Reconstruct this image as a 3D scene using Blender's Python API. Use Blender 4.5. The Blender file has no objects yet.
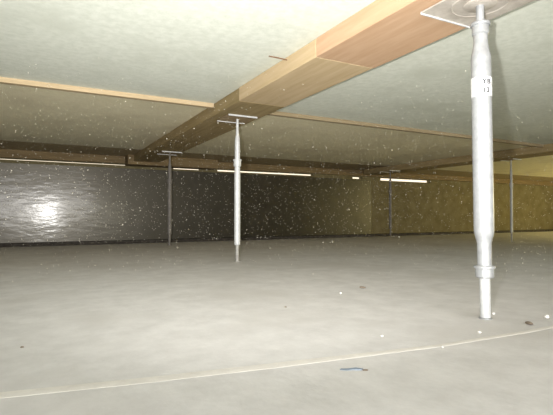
import bpy, bmesh, math, random
from mathutils import Vector, Matrix
S = bpy.context.scene
COL = S.collection
R = math.radians

# ------------------------------------------------------------------ camera
# axes: x = across the props' row, y = along the timber beam, z up; 1 unit = 1 m
CAM = Vector((0, 0, 0.36))
YAW = R(-28.1)                       # the beam runs 28 degrees left of the view
cd = bpy.data.cameras.new('camera')
cd.sensor_width = 36; cd.lens = 445 / 553 * 36
cd.clip_start = 0.02
cam = bpy.data.objects.new('camera', cd); COL.objects.link(cam)
cam.location = CAM
cam.rotation_euler = (R(90 + 0.97), 0, YAW)
S.camera = cam

# ------------------------------------------------------------------ world (daylight outside the void)
W = bpy.data.worlds.new('world'); S.world = W
W.use_nodes = True
bg = W.node_tree.nodes['Background']
bg.inputs[0].default_value = (1.0, 0.87, 0.66, 1)
bg.inputs[1].default_value = 1.35

# ------------------------------------------------------------------ lights
right = Vector((math.cos(YAW), math.sin(YAW), 0))
def light(name, kind, loc, power, color, size=None, target=None):
    d = bpy.data.lights.new(name, kind); d.energy = power; d.color = color
    o = bpy.data.objects.new(name, d); COL.objects.link(o); o.location = loc
    if kind == 'POINT': d.shadow_soft_size = size
    if kind == 'AREA':
        d.shape = 'RECTANGLE'; d.size, d.size_y = size
        o.rotation_euler = (Vector(target) - Vector(loc)).to_track_quat('-Z', 'Y').to_euler()
    return o
FLASH = CAM - right * 0.10 + Vector((0, 0, 0.03))
fl = light('camera_flash', 'SPOT', FLASH, 345, (1.0, 0.98, 0.95))
fl.data.spot_size = R(68); fl.data.spot_blend = 1.0; fl.data.shadow_soft_size = 0.018
fwd = Vector((math.sin(-YAW + R(1)), math.cos(-YAW + R(1)), 0.185))
fl.rotation_euler = fwd.to_track_quat('-Z', 'Y').to_euler()
fl.scale = (1.9, 1, 1)              # the flash reflector throws a wide, low beam
# fill lights added to brighten the void, unseen behind the camera and far right
light('rear_fill', 'AREA', (1.5, -5.6, 0.45), 85, (1.0, 0.96, 0.74), (5.0, 0.6), (2.5, -1, 2.6))
light('near_fill', 'AREA', (-.1, -2.0, 0.70), 98, (0.95, 0.95, 1.0), (3.6, 0.9), (1.0, 2.0, -.35))
light('side_fill', 'AREA', (11.8, 2.6, 0.42), 170, (1.0, 0.87, 0.42), (3.0, 0.6), (8, 4.5, 2.4))

vs = S.view_settings
vs.view_transform = 'Standard'; vs.look = 'None'; vs.gamma = 1.0
vs.use_curve_mapping = False
vs.exposure = 0.16

# ------------------------------------------------------------------ materials
def mat(name, c1, c2, scale=(6, 6, 6), rough=0.8, bump=0.0, bscale=40, metal=0.0, spec=0.3, detail=6, c3=None, s3=1.0, dist=0.002, lo=0.35, hi=0.65):
    m = bpy.data.materials.new(name); m.use_nodes = True
    nt = m.node_tree; N = nt.nodes; L = nt.links
    b = N['Principled BSDF']
    b.inputs['Roughness'].default_value = rough; b.inputs['Metallic'].default_value = metal
    b.inputs['Specular IOR Level'].default_value = spec
    tc = N.new('ShaderNodeTexCoord'); mp = N.new('ShaderNodeMapping')
    mp.inputs['Scale'].default_value = scale
    L.new(tc.outputs['Object'], mp.inputs['Vector'])
    nz = N.new('ShaderNodeTexNoise'); nz.inputs['Scale'].default_value = 1; nz.inputs['Detail'].default_value = detail
    nz.inputs['Roughness'].default_value = 0.65
    L.new(mp.outputs[0], nz.inputs['Vector'])
    r = N.new('ShaderNodeValToRGB')
    r.color_ramp.elements[0].position = lo; r.color_ramp.elements[1].position = hi
    r.color_ramp.elements[0].color = (*c1, 1); r.color_ramp.elements[1].color = (*c2, 1)
    L.new(nz.outputs[0], r.inputs[0])
    out = r.outputs[0]
    if c3:
        n2 = N.new('ShaderNodeTexNoise'); n2.inputs['Scale'].default_value = s3; n2.inputs['Detail'].default_value = 4
        L.new(tc.outputs['Object'], n2.inputs['Vector'])
        r2 = N.new('ShaderNodeValToRGB'); r2.color_ramp.elements[0].position = 0.5; r2.color_ramp.elements[1].position = 0.72
        L.new(n2.outputs[0], r2.inputs[0])
        mx = N.new('ShaderNodeMixRGB'); mx.inputs[2].default_value = (*c3, 1)
        L.new(r2.outputs[0], mx.inputs[0]); L.new(out, mx.inputs[1]); out = mx.outputs[0]
    L.new(out, b.inputs['Base Color'])
    if bump:
        n3 = N.new('ShaderNodeTexNoise'); n3.inputs['Scale'].default_value = bscale; n3.inputs['Detail'].default_value = 5
        L.new(tc.outputs['Object'], n3.inputs['Vector'])
        bp = N.new('ShaderNodeBump'); bp.inputs['Strength'].default_value = bump; bp.inputs['Distance'].default_value = dist
        L.new(n3.outputs[0], bp.inputs['Height']); L.new(bp.outputs[0], b.inputs['Normal'])
    return m

M_ceiling = mat('ceiling_board', (.68, .715, .625), (.79, .82, .735), (26, 26, 26), .9, .5, 60, detail=8, c3=(.65, .68, .59), s3=3)
M_ceilfar = mat('light_tinted_ceiling_board', (.82, .75, .53), (.90, .84, .62), (26, 26, 26), .9, .5, 60, detail=8, c3=(.74, .67, .48), s3=2)  # yellow tint stands in for the olive light on the far ceiling
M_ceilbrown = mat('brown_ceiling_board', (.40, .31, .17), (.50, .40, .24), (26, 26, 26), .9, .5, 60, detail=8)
M_floor = mat('dusty_concrete', (.585, .57, .555), (.685, .67, .655), (9, 9, 9), .95, .5, 55, detail=8, c3=(.56, .54, .515), s3=1.7, spec=.1)
M_soil = mat('damp_soil', (.05, .045, .04), (.09, .08, .07), (14, 14, 14), .95, .6, 40, spec=.1)
M_seam = mat('pale_screed', (.66, .63, .59), (.75, .72, .67), (20, 20, 20), .95, .4, 60, spec=.1)
M_sheet = mat('dark_sheet', (.010, .009, .008), (.022, .020, .018), (5, 5, 5), .44, .15, 9, spec=.9, dist=.006, c3=(.014, .014, .012), s3=.9)
_p = M_sheet.node_tree.nodes['Principled BSDF']
_nt = M_sheet.node_tree
_tc = _nt.nodes.new('ShaderNodeTexCoord'); _mp = _nt.nodes.new('ShaderNodeMapping'); _mp.inputs['Scale'].default_value = (5, 5, 15)
_nz = _nt.nodes.new('ShaderNodeTexNoise'); _nz.inputs['Scale'].default_value = 1.0; _nz.inputs['Detail'].default_value = 3
_bp = _nt.nodes.new('ShaderNodeBump'); _bp.inputs['Strength'].default_value = .38; _bp.inputs['Distance'].default_value = .006
_nt.links.new(_tc.outputs['Object'], _mp.inputs[0]); _nt.links.new(_mp.outputs[0], _nz.inputs['Vector'])
_nt.links.new(_nz.outputs[0], _bp.inputs['Height']); _nt.links.new(_bp.outputs[0], _p.inputs['Coat Normal'])
_p.inputs['Specular Tint'].default_value = (1.0, .92, .76, 1)
_p.inputs['Coat Weight'].default_value = .45; _p.inputs['Coat Roughness'].default_value = .15
M_brown = mat('brown_masonry', (.155, .13, .068), (.21, .18, .105), (6, 6, 6), .9, .5, 30, spec=.1)
M_block = mat('grey_block', (.25, .23, .2), (.32, .3, .26), (6, 6, 6), .9, .5, 30, spec=.1)
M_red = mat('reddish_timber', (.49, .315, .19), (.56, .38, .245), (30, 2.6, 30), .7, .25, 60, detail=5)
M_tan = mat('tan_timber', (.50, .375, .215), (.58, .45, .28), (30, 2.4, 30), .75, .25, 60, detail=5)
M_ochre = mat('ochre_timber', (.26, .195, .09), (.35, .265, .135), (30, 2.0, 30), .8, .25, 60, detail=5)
M_plate = mat('brown_timber', (.17, .12, .06), (.24, .175, .09), (2, 30, 30), .8, .25, 60, detail=5)
M_batten = mat('pale_batten', (.42, .32, .185), (.54, .42, .26), (2.2, 40, 40), .7, .2, 60, detail=5)
M_batten_dull = mat('dull_batten', (.30, .235, .14), (.40, .32, .20), (2.2, 40, 40), .8, .2, 60, detail=5)
M_steel = mat('galvanised_steel', (.31, .32, .325), (.40, .41, .415), (30, 30, 30), .42, .08, 90, metal=.35, spec=.5)
M_bright = mat('bright_zinc', (.52, .53, .53), (.64, .65, .65), (30, 30, 30), .5, .05, 90, metal=.2, spec=.4)
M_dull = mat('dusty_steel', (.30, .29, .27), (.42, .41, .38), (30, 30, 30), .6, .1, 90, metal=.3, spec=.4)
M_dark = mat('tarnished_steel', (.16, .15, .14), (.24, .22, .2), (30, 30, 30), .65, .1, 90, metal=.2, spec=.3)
M_head = mat('head_plate_steel', (.42, .38, .33), (.58, .54, .48), (18, 18, 18), .6, .1, 90, metal=.2, spec=.4)
M_label = mat('white_label', (.56, .56, .56), (.6, .6, .6), (10, 10, 10), .5)
M_ink = mat('grey_ink', (.03, .03, .035), (.04, .04, .045), (10, 10, 10), .9)
M_rust = mat('rusty_wire', (.12, .07, .04), (.2, .11, .06), (40, 40, 40), .8)
M_rusty = mat('rusty_head_plate', (.26, .19, .11), (.36, .27, .16), (18, 18, 18), .8, .1, 90)
M_white = mat('white_mortar', (.78, .76, .72), (.86, .84, .8), (60, 60, 60), .9)
M_stone = mat('brown_stone', (.20, .16, .12), (.28, .23, .18), (60, 60, 60), .9)
M_blue = mat('blue_scrap', (.20, .25, .32), (.30, .35, .42), (60, 60, 60), .8)
M_dust = mat('dust_fleck', (.6, .56, .46), (.7, .66, .56), (60, 60, 60), .9)

# ------------------------------------------------------------------ helpers
def link(name, bm, m, parent=None, smooth=False):
    bmesh.ops.recalc_face_normals(bm, faces=bm.faces)
    me = bpy.data.meshes.new(name); bm.to_mesh(me); bm.free()
    me.materials.append(m)
    if smooth:
        for p in me.polygons: p.use_smooth = True
        me.set_sharp_from_angle(angle=R(40))
    o = bpy.data.objects.new(name, me); COL.objects.link(o)
    if parent: o.parent = parent
    return o
def tag(o, label=None, cat=None, group=None, kind=None):
    if label: o['label'] = label
    if cat: o['category'] = cat
    if group: o['group'] = group
    if kind: o['kind'] = kind
    return o
def box(bm, a, b, bevel=0.0):
    n = bmesh.new()
    g = bmesh.ops.create_cube(n, size=1)
    for v in n.verts:
        v.co = Vector([(a[i] + b[i]) / 2 + v.co[i] * (b[i] - a[i]) for i in range(3)])
    if bevel:
        bmesh.ops.bevel(n, geom=list(n.edges), offset=bevel, segments=2, affect='EDGES', profile=.6)
    t = bpy.data.meshes.new('t'); n.to_mesh(t); n.free(); bm.from_mesh(t); bpy.data.meshes.remove(t)
def lathe(bm, prof, seg=28, cap=True):
    rings = []
    for r, z in prof:
        rings.append([bm.verts.new((r * math.cos(2 * math.pi * k / seg), r * math.sin(2 * math.pi * k / seg), z)) for k in range(seg)])
    for a, b in zip(rings, rings[1:]):
        for k in range(seg):
            bm.faces.new((a[k], a[(k + 1) % seg], b[(k + 1) % seg], b[k]))
    if cap:
        bm.faces.new(rings[0]); bm.faces.new(rings[-1])
def tube_path(bm, pts, r, seg=8):
    pts = [Vector(p) for p in pts]; rings = []
    for i, p in enumerate(pts):
        t = (pts[min(i + 1, len(pts) - 1)] - pts[max(i - 1, 0)]).normalized()
        u = t.cross(Vector((0, 0, 1)));  u = u.normalized() if u.length > 1e-4 else Vector((1, 0, 0))
        v = t.cross(u)
        rings.append([bm.verts.new(p + (u * math.cos(2 * math.pi * k / seg) + v * math.sin(2 * math.pi * k / seg)) * r) for k in range(seg)])
    for a, b in zip(rings, rings[1:]):
        for k in range(seg): bm.faces.new((a[k], a[(k + 1) % seg], b[(k + 1) % seg], b[k]))
    bm.faces.new(rings[0]); bm.faces.new(rings[-1])
def simple(name, a, b, m, bevel=0.0, parent=None):
    bm = bmesh.new(); box(bm, a, b, bevel); return link(name, bm, m, parent)

# ------------------------------------------------------------------ setting
X0, X1, Y0, Y1, ZC = -2.6, 12.2, -6.0, 6.7, 1.20
tag(simple('floor', (X0, Y0, -.12), (X1, 5.80, 0), M_floor), kind='structure')
tag(simple('trim_1', (X0, 5.80, -.12), (X1, 6.58, -.09), M_soil), kind='structure')
tag(simple('trim_3', (X0, 6.58, -.12), (X1, Y1, -.002), M_soil), kind='structure')   # sunk soil margin along the far wall
tag(simple('ceiling', (X0, Y0, ZC), (X1, 3.18, ZC + .1), M_ceiling), kind='structure')
tag(simple('ceiling', (X0, 3.18, ZC), (X1, 5.85, ZC + .1), M_ceilfar), kind='structure')   # boards beyond the batten, olive light of the far end painted into their colour
tag(simple('ceiling', (X0, 5.85, ZC), (X1, Y1 + .1, ZC + .1), M_ceilbrown), kind='structure')   # brown boards along the far wall
tag(simple('wall_left', (X0 - .1, Y0, -.12), (X0, Y1 + .1, ZC + .1), M_block), kind='structure')
tag(simple('wall_right', (X1, Y0, -.12), (X1 + .1, Y1 + .1, ZC + .1), M_brown), kind='structure')
tag(simple('wall_back', (X0, Y0 - .1, -.12), (X1, Y0, ZC + .1), M_block), kind='structure')
# far wall with daylight slots under the wall plate: (x from, x to, z from, z to)
SLOTS = [(X0 + .3, 1.13, 1.077, 1.093), (1.80, 2.23, 1.062, 1.082), (2.51, 4.33, 1.060, 1.090),
         (5.20, 5.43, 1.047, 1.082), (5.88, 7.23, 1.036, 1.088)]
XB = 5.62                            # the dark sheet ends here, brown masonry beyond
def wall_piece(x0, x1, m):
    bm = bmesh.new()
    box(bm, (x0, Y1, -.12), (x1, Y1 + .1, 1.0))
    cur = x0
    for a, b, z0, z1 in SLOTS:
        a, b = max(a, x0), min(b, x1)
        if b <= a: continue
        if a > cur: box(bm, (cur, Y1, 1.0), (a, Y1 + .1, ZC))
        box(bm, (a, Y1, 1.0), (b, Y1 + .1, z0)); box(bm, (a, Y1, z1), (b, Y1 + .1, ZC)); cur = b
    if cur < x1: box(bm, (cur, Y1, 1.0), (x1, Y1 + .1, ZC))
    return bm
tag(link('wall_far', wall_piece(X0, X1, None), M_brown), kind='structure')
# dark glossy sheet hung on the far wall below the slots, gently crumpled
rng = random.Random(4)
bm = bmesh.new()
nx, nz_ = 130, 24
gx = [X0 + .02 + (XB - X0 - .02) * i / nx for i in range(nx + 1)]
def crumple(x, z):
    return -.042 * (x - .1) * math.exp(-((x - .1) / .6) ** 2) + .0015 * math.sin(3.1 * x + 1.2 * math.sin(2.3 * z + x)) + .0012 * math.sin(6.3 * z + 1.0)
fr = [[bm.verts.new((x, Y1 - .03 + crumple(x, 1.035 * j / nz_ ) * .6, .0 + 1.032 * j / nz_)) for j in range(nz_ + 1)] for x in gx]
bk = [[bm.verts.new((v.co.x, v.co.y + .004, v.co.z)) for v in c_] for c_ in fr]
for i in range(nx):
    for j in range(nz_):
        bm.faces.new((fr[i][j], fr[i + 1][j], fr[i + 1][j + 1], fr[i][j + 1]))
        bm.faces.new((bk[i][j], bk[i][j + 1], bk[i + 1][j + 1], bk[i + 1][j]))
for i in range(nx):
    for j in (0, nz_): bm.faces.new((fr[i][j], fr[i + 1][j], bk[i + 1][j], bk[i][j]))
for j in range(nz_):
    for i in (0, nx): bm.faces.new((fr[i][j], fr[i][j + 1], bk[i][j + 1], bk[i][j]))
sheet = link('damp_proof_sheet', bm, M_sheet, smooth=True)
tag(sheet, 'dark glossy sheet covering the far wall, with a bright flash reflection', 'sheet')
# timber wall plate above the slots
plate = simple('wall_plate', (X0 + .02, Y1 - .07, 1.098), (X1 - .02, Y1, ZC), M_plate, .004)
tag(plate, 'long brown timber wall plate running above the bright slots of the far wall', 'timber')

# raised pale seam across the floor
bm = bmesh.new()
pts = [(-1.6, 1.36), (-.75, 1.19), (-.07, 1.05), (.2, .996), (.52, .944), (.98, .875), (1.335, .853), (1.6, .85), (2.2, .86)]
rows = []
for i, (x, y) in enumerate(pts):
    p = Vector((x, y, 0)); t = (Vector((*pts[min(i + 1, len(pts) - 1)], 0)) - Vector((*pts[max(i - 1, 0)], 0))).normalized()
    n = Vector((-t.y, t.x, 0)); wd = .023 if x < .9 else .013
    rows.append([bm.verts.new(p + n * u * wd + Vector((0, 0, h))) for u, h in ((-1, -.002), (-.7, .0007), (0, .0012), (.7, .0007), (1, -.002))])
for a, b in zip(rows, rows[1:]):
    for k in range(4): bm.faces.new((a[k], a[k + 1], b[k + 1], b[k]))
    bm.faces.new((a[4], a[0], b[0], b[4]))
bm.faces.new(rows[0]); bm.faces.new(rows[-1])
tag(link('trim_2', bm, M_seam), kind='structure')

# ------------------------------------------------------------------ timber
BX0, BX1, BZ = 1.155, 1.507, 1.11
def beam(name, x0, x1, y0, y1, z0, z1, m, label, group=None):
    return tag(simple(name, (x0, y0, z0), (x1, y1, z1), m, .004), label, 'beam', group)
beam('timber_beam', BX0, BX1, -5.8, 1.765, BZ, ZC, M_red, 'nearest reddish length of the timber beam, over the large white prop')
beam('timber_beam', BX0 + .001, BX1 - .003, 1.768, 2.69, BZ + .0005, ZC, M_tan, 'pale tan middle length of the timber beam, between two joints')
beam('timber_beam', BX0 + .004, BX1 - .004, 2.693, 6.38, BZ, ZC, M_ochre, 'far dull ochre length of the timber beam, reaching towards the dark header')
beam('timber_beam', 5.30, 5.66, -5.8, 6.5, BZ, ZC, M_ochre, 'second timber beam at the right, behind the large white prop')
header = simple('timber_header', (1.08, 6.385, 1.064), (2.40, 6.62, ZC), M_plate, .005)
tag(header, 'short dark timber header at the far end of the beam, below the ceiling', 'timber')
for x0, x1, bm_, lab in ((X0 + .05, BX0, M_batten, 'slim pale ceiling batten left of the timber beam'),
                    (BX1, 5.298, M_batten_dull, 'slim ceiling batten right of the beam, passing behind the white prop')):
    bm = bmesh.new(); box(bm, (x0, 3.16, 1.168), (x1, 3.205, ZC), .003)
    tag(link('ceiling_batten', bm, bm_), lab, 'batten', 'ceiling battens')
bm = bmesh.new(); tube_path(bm, [(1.05, 2.05, 1.187), (1.10, 2.049, 1.1865), (1.158, 2.048, 1.184)], .0035)
tag(link('rusty_nail', bm, M_rust, smooth=True), 'thin rusty nail sticking out of the beam under the ceiling', 'nail')

# ------------------------------------------------------------------ steel props
GRP = 'adjustable steel props under the beams'
def empty(name, loc, rz=0):
    o = bpy.data.objects.new(name, None); COL.objects.link(o)
    o.location = loc; o.rotation_euler = (0, 0, rz); o.empty_display_size = .1
    return o
def nut(bm, r, z0, z1, cham=.004):
    lathe(bm, [(r * .86, z0), (r, z0 + cham), (r, z1 - cham), (r * .86, z1)], 10)
    lathe(bm, [(r * 1.10, z1 - .012), (r * 1.14, z1 - .010), (r * 1.14, z1 - .004), (r * 1.10, z1 - .002)], 28)
def head_plate(t, h, off, z, lip, m=None):
    bm = bmesh.new(); ox, oy = off
    box(bm, (ox - h, oy - h, z - .006), (ox + h, oy + h, z), .0015)
    p = link('head_plate', bm, m or M_head, t)
    for s in (-1, 1):
        bm = bmesh.new()
        if s < 0: box(bm, (ox - h, oy - h - .004, z - lip), (ox + h, oy - h + .002, z), .001)
        else: box(bm, (ox - h, oy + h - .002, z - lip), (ox + h, oy + h + .004, z), .001)
        link('lip', bm, M_bright, p)
    return p

# the large near prop
t = empty('steel_prop', (1.374, 1.029, 0))
t.rotation_euler = (right.y * 0 - .010 * math.cos(math.atan2(right.y, right.x) + math.pi / 2), -.010 * math.sin(math.atan2(right.y, right.x) + math.pi / 2), 0)   # leans a touch
tag(t, 'large bright white steel prop in front, with a printed sticker', 'prop', GRP)
bm = bmesh.new(); lathe(bm, [(.022, 0), (.022, .003), (.018, .005)]); link('foot', bm, M_steel, t, True)
bm = bmesh.new(); lathe(bm, [(.0175, .004), (.0175, .17)]); link('lower_tube', bm, M_bright, t, True)
bm = bmesh.new(); nut(bm, .031, .142, .186); link('lower_nut', bm, M_steel, t, True)
bm = bmesh.new(); lathe(bm, [(.0235, .184), (.0235, .262), (.0255, .272), (.031, .292), (.033, .305), (.033, .905), (.0315, .92), (.0255, .95), (.0235, .965), (.0235, 1.0)])
link('body_tube', bm, M_steel, t, True)
bm = bmesh.new(); nut(bm, .029, .992, 1.036); link('upper_nut', bm, M_steel, t, True)
bm = bmesh.new(); lathe(bm, [(.0135, 1.03), (.0135, 1.104)]); link('upper_tube', bm, M_steel, t, True)
hp = head_plate(t, .14, (.006, .004), BZ - .002, .011)
bm = bmesh.new(); lathe(bm, [(.05, 1.0955), (.055, 1.0985), (.055, 1.1045)], 32, True); lathe(bm, [(.09, 1.101), (.093, 1.099), (.096, 1.101), (.096, 1.1045)], 40, False)
link('pressed_ring', bm, M_head, hp, True)
# sticker wrapped round the body, with its two printed lines
phi0 = math.atan2(-1.029, -1.374)
bm = bmesh.new(); rs = .0342; n = 30
inn, outv = [], []
for k in range(n + 1):
    a = phi0 - R(112) + R(224) * k / n
    for lst, r in ((inn, .0325), (outv, rs)):
        lst.append([bm.verts.new((r * math.cos(a), r * math.sin(a), z)) for z in (.772, .838)])
for k in range(n):
    bm.faces.new((outv[k][0], outv[k + 1][0], outv[k + 1][1], outv[k][1]))
    bm.faces.new((inn[k][0], inn[k][1], inn[k + 1][1], inn[k + 1][0]))
    for j in (0, 1): bm.faces.new((inn[k][j], inn[k + 1][j], outv[k + 1][j], outv[k][j]))
for k in (0, n): bm.faces.new((inn[k][0], inn[k][1], outv[k][1], outv[k][0]))
st = link('sticker', bm, M_label, t, True); tag(st, 'white sticker')
for txt, z in (('YB', .812), ('12', .782)):
    cu = bpy.data.curves.new('lettering', 'FONT'); cu.body = txt; cu.size = .024; cu.offset = .0006; cu.extrude = .0005; cu.space_character = 1.1
    to = bpy.data.objects.new('tmp', cu); COL.objects.link(to)
    dg = bpy.context.evaluated_depsgraph_get()
    me = bpy.data.meshes.new_from_object(to.evaluated_get(dg))
    bpy.data.objects.remove(to)
    tb = bmesh.new(); tb.from_mesh(me); bmesh.ops.triangulate(tb, faces=tb.faces)
    for _ in range(2): bmesh.ops.subdivide_edges(tb, edges=list(tb.edges), cuts=1, use_grid_fill=True)
    tb.to_mesh(me); tb.free()
    for v in me.vertices:
        a = phi0 + (v.co.x + .003) / .034
        r = .0346 + v.co.z
        v.co = Vector((r * math.cos(a), r * math.sin(a), z + v.co.y))
    me.materials.clear(); me.materials.append(M_ink)
    lo = bpy.data.objects.new('lettering', me); COL.objects.link(lo); lo.parent = st

# the second prop, and the three behind it as copies of it with duller steel
def small_prop(loc, label, m_lo, m_body, m_up):
    t = empty('steel_prop', loc); tag(t, label, 'prop', GRP)
    bm = bmesh.new(); lathe(bm, [(.030, 0), (.030, .004), (.016, .006)], 20); link('foot', bm, m_lo, t, True)
    bm = bmesh.new(); lathe(bm, [(.0145, .004), (.0145, .15)], 20); link('lower_tube', bm, m_lo, t, True)
    bm = bmesh.new(); lathe(bm, [(.020, .128), (.024, .134), (.024, .15), (.021, .156)], 20); link('lower_nut', bm, m_body, t, True)
    bm = bmesh.new(); lathe(bm, [(.022, .15), (.0235, .165), (.0235, .66), (.022, .72), (.020, .745)], 24); link('body_tube', bm, m_body, t, True)
    bm = bmesh.new(); nut(bm, .030, .735, .792); link('upper_nut', bm, m_body, t, True)
    bm = bmesh.new(); lathe(bm, [(.021, .78), (.021, .90), (.019, .955), (.012, .985), (.010, 1.104)], 20); link('upper_tube', bm, m_up, t, True)
    head_plate(t, .118, (-.004, 0), BZ, .012, M_rusty)
    return t
p2 = small_prop((1.354, 3.18, 0), 'medium slim steel prop left of centre, second from the camera', M_dull, M_bright, M_bright)
def copy_tree(o, parent=None):
    c = o.copy(); COL.objects.link(c)
    if parent: c.parent = parent
    for ch in list(o.children): copy_tree(ch, c)
    return c
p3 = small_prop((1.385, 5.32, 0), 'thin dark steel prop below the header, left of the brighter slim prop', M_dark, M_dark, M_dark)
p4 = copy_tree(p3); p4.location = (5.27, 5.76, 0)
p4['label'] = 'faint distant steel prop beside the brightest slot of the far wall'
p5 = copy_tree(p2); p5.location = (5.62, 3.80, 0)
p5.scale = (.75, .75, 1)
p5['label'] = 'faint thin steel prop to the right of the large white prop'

# ------------------------------------------------------------------ loose bits on the floor
def ground(px, py):                 # where a point seen on the floor of the photograph lies
    Y = 445 * .36 / (py - 215); X = (px - 276) * Y / 445
    s, c = .471, .882
    return c * X + s * Y, -s * X + c * Y
def crumb(name, px, py, r, m, label, cat, seed, flat=.7, stretch=1.0, group=None):
    q = random.Random(seed); bm = bmesh.new()
    bmesh.ops.create_icosphere(bm, subdivisions=2, radius=1)
    d = [(Vector((q.uniform(-1, 1), q.uniform(-1, 1), q.uniform(-1, 1))).normalized(), q.uniform(.6, .9)) for _ in range(7)]
    for v in bm.verts:
        for n_, h_ in d:
            e = v.co.dot(n_) - h_
            if e > 0: v.co -= n_ * e
    zmin = min(v.co.z for v in bm.verts)
    for v in bm.verts: v.co = Vector((v.co.x * r * stretch, v.co.y * r, (v.co.z - zmin) * r * flat))
    o = link(name, bm, m); x, y = ground(px, py); o.location = (x, y, -.0005); o.rotation_euler = (0, 0, q.uniform(0, 6))
    return tag(o, label, cat, group)
crumb('mortar_crumb', 478, 332.5, .006, M_white, 'white mortar crumb on the floor in front of the large prop foot', 'crumb', 1)
crumb('mortar_crumb', 441, 347, .004, M_white, 'white mortar crumb resting by the pale floor seam', 'crumb', 2)
crumb('mortar_crumb', 545, 318, .010, M_white, 'white stone chip on the floor at the right edge', 'crumb', 3)
crumb('mortar_crumb', 340, 293.5, .006, M_white, 'white crumb alone on the floor at centre, towards the dark wall', 'crumb', 4)
crumb('mortar_crumb', 381, 336, .0045, M_white, 'white crumb on the floor left of the large prop, above the seam', 'crumb', 5)
crumb('mortar_crumb', 492, 314, .006, M_white, 'small white crumb close beside the large prop foot', 'crumb', 6)
crumb('brown_stone', 528, 324, .013, M_stone, 'brown flat stone on the floor right of the large prop', 'stone', 7, .45, 1.5)
crumb('brown_stone', 362, 288, .013, M_stone, 'dark brown stone on the floor behind the lone white crumb', 'stone', 8, .4, 1.4)
crumb('brown_stone', 285, 307, .006, M_stone, 'tiny dark stone on the floor near the picture centre', 'stone', 9, .5)
crumb('brown_stone', 23, 347, .005, M_stone, 'tiny dark stone on the floor at the left', 'stone', 10, .5)
crumb('brown_stone', 364, 369.5, .005, M_stone, 'tiny dark stone at the end of the blue grey scrap', 'stone', 12, .4, 1.6)
# torn scrap of blue-grey sheet
bm = bmesh.new()
out = [(-.027, -.004), (-.012, -.008), (.006, -.005), (.024, -.006), (.029, .001), (.012, .006), (-.008, .005), (-.022, .006)]
lo_ = [bm.verts.new((x, y, 0)) for x, y in out]; hi_ = [bm.verts.new((x, y, .0018 + .0012 * math.sin(90 * x))) for x, y in out]
bm.faces.new(lo_); bm.faces.new(hi_)
for k in range(len(out)): bm.faces.new((lo_[k], lo_[(k + 1) % len(out)], hi_[(k + 1) % len(out)], hi_[k]))
sc = link('plastic_scrap', bm, M_blue); x, y = ground(350, 368.5); sc.location = (x, y, 0); sc.rotation_euler = (0, 0, YAW)
tag(sc, 'torn blue grey scrap lying flat on the floor in front of the seam', 'scrap')

# ------------------------------------------------------------------ dust hanging in the air
q = random.Random(11); bm = bmesh.new()
DUST = 8000
for _ in range(DUST):
    while True:
        p = Vector((q.uniform(-.7, 4.6), q.uniform(.3, 4.6), q.uniform(.06, 1.09)))
        d = (p - CAM).length
        if 2.2 < d < 4.6 and not (1.10 < p.x < 1.56 and p.z > 1.05) and all(math.hypot(p.x - a, p.y - b) > .07 for a, b in ((1.374, 1.029), (1.354, 3.18), (5.62, 3.80))): break
    r = q.uniform(.0012, .0023) * (1.0 if q.random() < .9 else 1.35)
    vs_ = [bm.verts.new(p + Vector(v) * r) for v in ((1, 0, 0), (-1, 0, 0), (0, 1, 0), (0, -1, 0), (0, 0, 1), (0, 0, -1))]
    for a, b, c in ((0, 2, 4), (2, 1, 4), (1, 3, 4), (3, 0, 4), (2, 0, 5), (1, 2, 5), (3, 1, 5), (0, 3, 5)):
        bm.faces.new((vs_[a], vs_[b], vs_[c]))
tag(link('airborne_dust', bm, M_dust), 'fine pale dust specks hanging in the air of the void', 'dust', kind='stuff')
